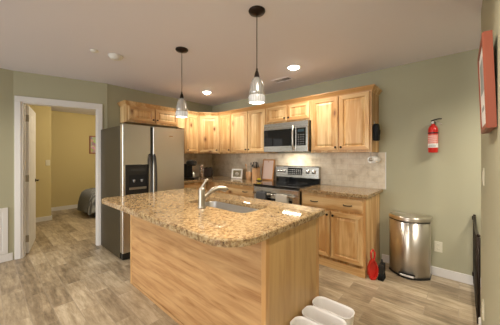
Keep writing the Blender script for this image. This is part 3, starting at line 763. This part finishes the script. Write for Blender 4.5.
# ================================================================= RED FRAMED PICTURE
g = empty('framed_picture', (XR - .008, -1.78, 1.66), 'red wooden picture frame hanging on the near right wall', 'framed picture'); g.rotation_euler = (0, -.034, 0)
y0, y1, z0, z1 = -.19, .19, -.205, .205
def fl_(i, x): return [(x, y0 + i, z0 + i), (x, y1 - i, z0 + i), (x, y1 - i, z1 - i), (x, y0 + i, z1 - i)]
MB().rings([fl_(.002, -.001), fl_(0, -.028), fl_(.004, -.033), fl_(.024, -.033), fl_(.026, -.030), fl_(.027, -.028)], cap0=False, cap1=False).build('frame', 'red_wood', g)
MB().box(-.0285, -.004, y0 + .027, y1 - .027, z0 + .027, z1 - .027).build('mat_board', 'paper', g)
mb = MB(); mb.box(-.0295, -.0283, -.09, .09, -.02, .13); mb.build('print', 'art', g)
MB().box(-.0295, -.0283, -.05, .07, -.105, -.085).build('caption_strip', 'art', g)

# ================================================================= PET GATE
g = empty('pet_gate', (XR - .012, -.02, 0), 'dark metal pet gate across the opening by the right wall', 'gate')
MB().tube([(0, 0, .03), (0, 0, .735)], .011, 10).build('post', 'bronze', g); MB().tube([(0, -.79, .03), (0, -.79, .70)], .011, 10).build('post', 'bronze', g)
top = [(0, -.79 * i / 24, .715 - .05 * math.sin(PI * i / 24)) for i in range(25)]
MB().tube(top, .011, 10).build('top_rail', 'bronze', g)
MB().tube([(0, 0, .06), (0, -.79, .06)], .011, 10).build('bottom_rail', 'bronze', g)
for i in range(1, 14):
    y = -.79 * i / 14; MB().tube([(0, y, .06), (0, y, .715 - .05 * math.sin(PI * i / 14))], .0065, 8).build('bar', 'bronze', g)
for z in (.12, .70): MB().box(-.018, .012, -.012, .018, z - .02, z + .02, .003, 1).build('hinge', 'bronze', g)

# ================================================================= DUSTPAN + BRUSH, MITT, PAPER TOWEL
g = empty('dustpan', (3.385, -.55, 0), 'red dustpan standing upright against the base cabinet end', 'dustpan', None, -PI / 2 + .65)
mb = MB()
lp = lambda x, pts: [(x, y, z) for y, z in pts]
out_ = [(-.028, .004), (.020, .004), (.046, .06), (.050, .13), (.030, .19), (.012, .215), (-.012, .215), (-.030, .19), (-.052, .13), (-.050, .06)]
inn_ = [(y * .88, .03 + (z - .012) * .88) for y, z in out_]
mb.rings([lp(.006, out_), lp(.045, out_), lp(.045, inn_), lp(.012, inn_)])
mb.build('pan', 'redpl', g)
MB().tube([(.024, 0, .195), (.024, -.018, .235), (.024, -.020, .29), (.024, 0, .325), (.024, .020, .29), (.024, .018, .235), (.024, 0, .195)], .0095, 10).build('handle', 'redpl', g)
g = empty('hand_brush', (3.470, -.49, 0), 'small black hand brush standing beside the red dustpan', 'brush')
MB().box(-.026, .026, -.055, .055, .07, .165, .010, 3).build('block', 'black', g)
mb = MB()
for i in range(9):
    for j in range(4): mb.tube([(-.015 + j * .010, -.050 + i * .012, .08), (-.022 + j * .0145, -.056 + i * .014, .0)], .006, 6)
mb.build('bristles', 'blackcloth', g)
MB().tube([(0, .0, .12), (-.002, .01, .17), (-.005, .02, .205)], [.014, .010, .009], 10).build('handle', 'black', g)

g = empty('oven_mitt', (3.326, -.255, 1.52), 'black oven mitt hanging on the end of the right wall cabinet', 'oven mitt')
outl = [(-.05, 0), (.05, 0), (.055, .06), (.078, .085), (.088, .12), (.072, .13), (.052, .115), (.048, .155), (.030, .185), (0, .195), (-.03, .185), (-.046, .155), (-.05, .08)]
outl = [(a * 1.0, z * 1.05) for a, z in outl]
sm = [(a * .86, .095 + (z - .095) * .93) for a, z in outl]
MB().rings([lp(.004, sm), lp(.014, outl), lp(.046, outl), lp(.060, sm)], smooth=True).build('glove', 'blackcloth', g)
MB().tube([(.012, 0, .19), (.010, -.008, .215), (.008, 0, .232), (.010, .008, .215), (.012, 0, .19)], .0025, 6).build('hanging_loop', 'white', g)
MB().tube([(0, 0, .228), (.014, 0, .226), (.016, 0, .236)], .003, 6).build('hook', 'nickel', g)

g = empty('paper_towel_holder', (3.31, -.16, 1.384), 'metal under-cabinet paper towel holder at the right end of the cabinets', 'paper towel holder')
mb = MB(); 
for y in (-.145, .142): mb.tube([(0, y, 0), (0, y, -.09)], .0035, 8)
mb.box(-.012, .012, -.145, .142, -.004, 0); mb.build('bracket', 'nickel', g)
Mx = Matrix.Rotation(PI / 2, 4, 'X')
MB().lathe([(0, -.142), (.010, -.142), (.010, .150), (.022, .152), (.022, .158), (0, .160)], M4=Mx, seg=18).build('rod', 'nickel', g, (0, 0, -.09))
tag(MB().lathe([(.0125, -.13), (.044, -.13), (.044, .13), (.0125, .13), (.0125, -.13)], M4=Mx, seg=36).build('paper_towel_roll', 'paper', loc=(3.312, -.16, 1.290)), 'white paper towel roll on the holder beneath the right wall cabinet', 'paper towels')

# ================================================================= PLASTIC BINS
def bin_(y, label):
    g = empty('storage_bin', (3.455, y, 0), label, 'storage bin', 'white plastic bins beside the island')
    def bl(hx, hy, r, z): return [(x, yy, z) for x, yy in rrect(-hx, hx, -hy, hy, r, 6)]
    MB().rings([bl(.115, .050, .036, .0), bl(.134, .066, .050, .293), bl(.138, .070, .054, .297), bl(.138, .070, .054, .301), bl(.135, .067, .051, .302), bl(.131, .063, .048, .290), bl(.112, .047, .034, .006)], smooth=False).build('tub', 'frost', g)
    return g
bin_(-1.780, 'open white plastic bin beside the island, farthest of the three')
bin_(-1.927, 'open white plastic bin beside the island, middle of the three')
bin_(-2.074, 'open white plastic bin beside the island, nearest and cropped by the picture edge')

# ================================================================= COUNTER ITEMS
ZC = .9172
g = empty('coffee_maker', (.40, -.84, ZC), 'black pod coffee maker on the worktop beside the fridge', 'coffee maker', None, math.radians(25))
MB().box(-.09, .13, -.09, .09, 0, .03, .006, 2).build('base', 'black', g)
MB().box(-.10, -.01, -.09, .09, .03, .28, .012, 3).build('column', 'black', g)
MB().lathe([(0, 0), (.085, 0), (.095, .02), (.095, .07), (.07, .095), (0, .10)], (.02, 0, .245), 32).build('head', 'black', g)
MB().lathe([(0, 0), (.05, 0), (.05, .01), (0, .014)], (.03, 0, .342), 24).build('lid', 'nickel', g)
MB().box(.10, .112, -.03, .03, 0.26, .30, .003, 1).build('badge_plate', 'nickel', g)
MB().lathe([(0, .0), (.035, .0), (.036, .004), (.040, .085), (.037, .085), (.033, .006), (0, .006)], (.06, 0, .031), 28).build('mug', 'chrome', g)
g = empty('pod_rack', (.50, -.66, ZC), 'small chrome pod rack beside the black coffee maker', 'pod rack')
mb = MB()
for z in (.006, .09, .18, .25): mb.lathe([(.036, z), (.040, z), (.040, z + .005), (.036, z + .005), (.036, z)], seg=24)
for i in range(6): a = i * PI / 3; mb.tube([(.038 * math.cos(a), .038 * math.sin(a), 0), (.038 * math.cos(a), .038 * math.sin(a), .255)], .003, 6)
mb.build('frame', 'chrome', g)
mb = MB()
for z in (.012, .06, .11, .16, .205): mb.lathe([(0, 0), (.020, 0), (.026, .038), (0, .040)], (0, 0, z), 18)
mb.build('pods', plain('coffee_pods', (.45, .30, .18), .5), g)
g = empty('toaster', (.33, -.37, ZC), 'dark two-slot toaster in the corner of the worktop', 'toaster', None, math.radians(45))
MB().box(-.085, .085, -.14, .14, .01, .19, .02, 4).build('body', plain('dark_brown_metal', (.045, .032, .028), .3, .5), g)
mb = MB(); mb.box(-.05, -.02, -.11, .11, .1905, .193); mb.box(.02, .05, -.11, .11, .1905, .193); mb.build('slot', 'dark', g)
MB().box(-.002, .086, .03, .034, .03, .17).build('seam_strip', 'nickel', g)
MB().box(.085, .10, -.02, .02, .12, .135, .003, 1).build('lever', 'black', g)
g = empty('photo_frame', (1.00, -.24, ZC), 'small white photo frame leaning on the back worktop', 'photo frame', None, math.radians(28))
tl = Matrix.Rotation(math.radians(-14), 4, 'X')
def pf(i, d): return [tuple(tl @ Vector(p)) for p in ((-.105 + i, -d, .002 + i), (.105 - i, -d, .002 + i), (.105 - i, -d, .185 - i), (-.105 + i, -d, .185 - i))]
MB().rings([pf(0, 0), pf(0, .014), pf(.004, .016), pf(.026, .016), pf(.029, .010)], cap1=False).build('frame', 'white', g)
mb = MB(); mb.rings([pf(.029, .005), pf(.029, .010)]); mb.build('photo', plain('photo_print', (.20, .17, .10), .25), g)
mb = MB(); mb.lathe([(0, 0), (.035, 0), (.035, .001), (0, .001)], M4=tl @ Matrix.Translation((.0, -.0115, .09)) @ Matrix.Rotation(PI / 2, 4, 'X')); mb.build('photo_subject', plain('photo_subject', (.42, .40, .33), .4), g)
MB().box(-.02, .02, .0, .055, 0, .006).build('easel_foot', 'white', g)
# knife block
g = empty('knife_block', (1.445, -.20, ZC), 'tall wooden knife block on the worktop left of the leaning board', 'knife block')
mb = MB(); mb.prism([(-.055, 0), (.06, 0), (.035, .235), (-.06, .20)], -.05, .05, .004, 2, M4=Matrix(((0, 0, 1, 0), (1, 0, 0, 0), (0, 1, 0, 0), (0, 0, 0, 1))))
mb.build('block', 'block', g)
for i, (x, y, l) in enumerate(((-.03, -.03, .10), (0, -.03, .11), (.03, -.03, .095), (-.03, .01, .085), (0, .01, .09), (.03, .01, .08))):
    z = .205 + (y + .06) * .35; MB().tube([(x, y, z), (x, y - .012, z + l)], [.009, .008], 8).build('knife_handle', 'black' if i != 1 else 'nickel', g)
g = empty('utensil_crock', (1.285, -.22, ZC), 'wooden utensil holder with spoons just left of the knife block', 'utensil holder')
MB().lathe([(0, 0), (.045, 0), (.052, .01), (.055, .14), (.050, .142), (.046, .02), (0, .02)], seg=28).build('crock', 'block', g)
def utensil(name, dx_, dy_, l, head, mat, lab):
    o = empty(name, (1.285, -.22, ZC), lab, 'utensil', 'utensils in the holder')
    base = Vector((dx_ * .10, dy_ * .12, .024)); d_ = Vector((dx_, dy_, 1)).normalized(); e_ = base + d_ * l
    MB().tube([base, e_], .005, 8).build('handle', mat, o)
    Mh = Matrix.Translation(e_ + d_ * .02) @ d_.to_track_quat('Z', 'Y').to_matrix().to_4x4() @ Matrix.Diagonal((1, .35, 1.5, 1))
    MB().lathe([(0, -.02), (.014, -.014), (head, 0), (.014, .014), (0, .02)], M4=Mh, seg=16).build('head', mat, o)
utensil('wooden_spoon', -.22, .0, .22, .022, 'block', 'wooden spoon leaning left in the utensil holder')
utensil('serving_spoon', .02, .12, .24, .026, 'nickel', 'metal serving spoon upright in the utensil holder')
utensil('spatula', .20, .05, .21, .028, 'black', 'black spatula leaning right in the utensil holder')
# leaning board
g = empty('cutting_board', (1.60, -.095, ZC), 'pale board with wooden border leaning against the backsplash left of the stove', 'cutting board')
tl2 = Matrix.Rotation(math.radians(-9), 4, 'X')
def cf(i, d): return [tuple(tl2 @ Vector(p)) for p in ((-.125 + i, -d, .002 + i), (.125 - i, -d, .002 + i), (.125 - i, -d, .365 - i), (-.125 + i, -d, .365 - i))]
MB().rings([cf(0, 0), cf(0, .012), cf(.003, .014), cf(.018, .014), cf(.020, .011)], cap1=False).build('border', plain('orange_wood', (.55, .25, .08), .4), g)
MB().rings([cf(.020, .004), cf(.020, .011)]).build('panel', 'pinkb', g)
mb = MB(); mb.lathe([(0, 0), (.012, 0), (.012, .001), (0, .001)], M4=tl2 @ Matrix.Translation((.0, -.0118, .325)) @ Matrix.Rotation(PI / 2, 4, 'X')); mb.build('hole', 'block', g)
g = empty('sponge_dish', (1.60, -.32, ZC), 'small dark dish at the foot of the leaning board', 'dish')
MB().lathe([(0, 0), (.04, 0), (.052, .018), (.049, .018), (.038, .004), (0, .004)], seg=28).build('dish_body', 'black', g)
tag(MB().box(-.028, .028, -.02, .02, 0, .034, .006, 2).build('sponge', 'yellowp', loc=(1.60, -.32, ZC + .0195)), 'yellow sponge in the small dark dish', 'sponge')

# ================================================================= BEDROOM
g = empty('bed', (-2.45, -.88, 0), 'bed with grey comforter seen through the doorway', 'bed')
MB().box(-.22, .62, -.90, .80, .14, .26).build('frame', 'bronze', g)
MB().box(-.22, .62, -.90, .80, .26, .46, .05, 3).build('mattress', 'white', g)
for x in (-.16, .56):
    for y in (-.84, .74): MB().box(x - .03, x + .03, y - .03, y + .03, 0, .14).build('leg', 'black', g)
n = 64; loops = []
for k, (inf, z) in enumerate(((.10, .10), (.095, .20), (.08, .30), (.06, .40), (.03, .49), (-.04, .545), (-.14, .57), (-.3, .58))):
    ring = []
    base = rrect(-.22 - inf, .62 + inf, -.90 - inf, .80 + inf * .1, max(.10 + inf, .02), 15)
    for i, (x, y) in enumerate(base):
        amp = .022 * max(0, (.62 - z) / .5); wv = amp * math.sin(i * 1.35 + z * 3) + amp * .6 * math.sin(i * .63)
        dv_ = Vector((x, y)).normalized(); ring.append((x + dv_.x * wv, y + dv_.y * wv, z + (.03 * math.sin(i * .8) if k == 0 else 0)))
    loops.append(ring)
MB().rings(loops, cap0=False, smooth=True).build('comforter', 'quilt', g)
g = empty('framed_picture', (-3.3, -1.32, 1.64), 'small colourful framed picture on the far yellow bedroom wall', 'framed picture')
MB().box(0, .02, -.16, .16, -.24, .24, .004, 1).build('frame', plain('brown_frame', (.30, .10, .05), .5), g)
m, t, b_ = nt('abstract_print'); tc = N(t, 'ShaderNodeTexCoord'); n_ = N(t, 'ShaderNodeTexVoronoi', i_Scale=13.0); t.links.new(tc.outputs['Object'], n_.inputs['Vector'])
mx = N(t, 'ShaderNodeMix', data_type='RGBA'); mx.inputs[0].default_value = .5; t.links.new(n_.outputs['Color'], mx.inputs[6]); mx.inputs[7].default_value = (.5, .38, .25, 1); t.links.new(mx.outputs[2], b_.inputs['Base Color'])
MB().box(.02, .022, -.13, .13, -.21, .21).build('print', m, g)
g = empty('ceiling_fan', (-1.25, -1.25, 2.2), 'ceiling fan in the bedroom with one dark blade tip showing', 'ceiling fan')
MB().tube([(0, 0, .05), (0, 0, .24)], .014, 10).build('downrod', 'bronze', g)
MB().lathe([(0, .06), (.07, .05), (.10, .02), (.10, -.03), (.05, -.06), (0, -.06)], seg=28).build('motor', 'bronze', g)
bl = None
for i in range(5):
    a = math.radians(256 + i * 72)
    b1 = MB().prism([(.09, -.03), (.20, -.055), (.56, -.07), (.60, -.04), (.60, .04), (.56, .07), (.20, .055), (.09, .03)], -.004, .004, .001, 1).build('blade', plain('dark_blade', (.06, .035, .02), .5) if i == 0 else bl.data.materials[0], g, None, (math.radians(8), 0, a))
    bl = bl or b1
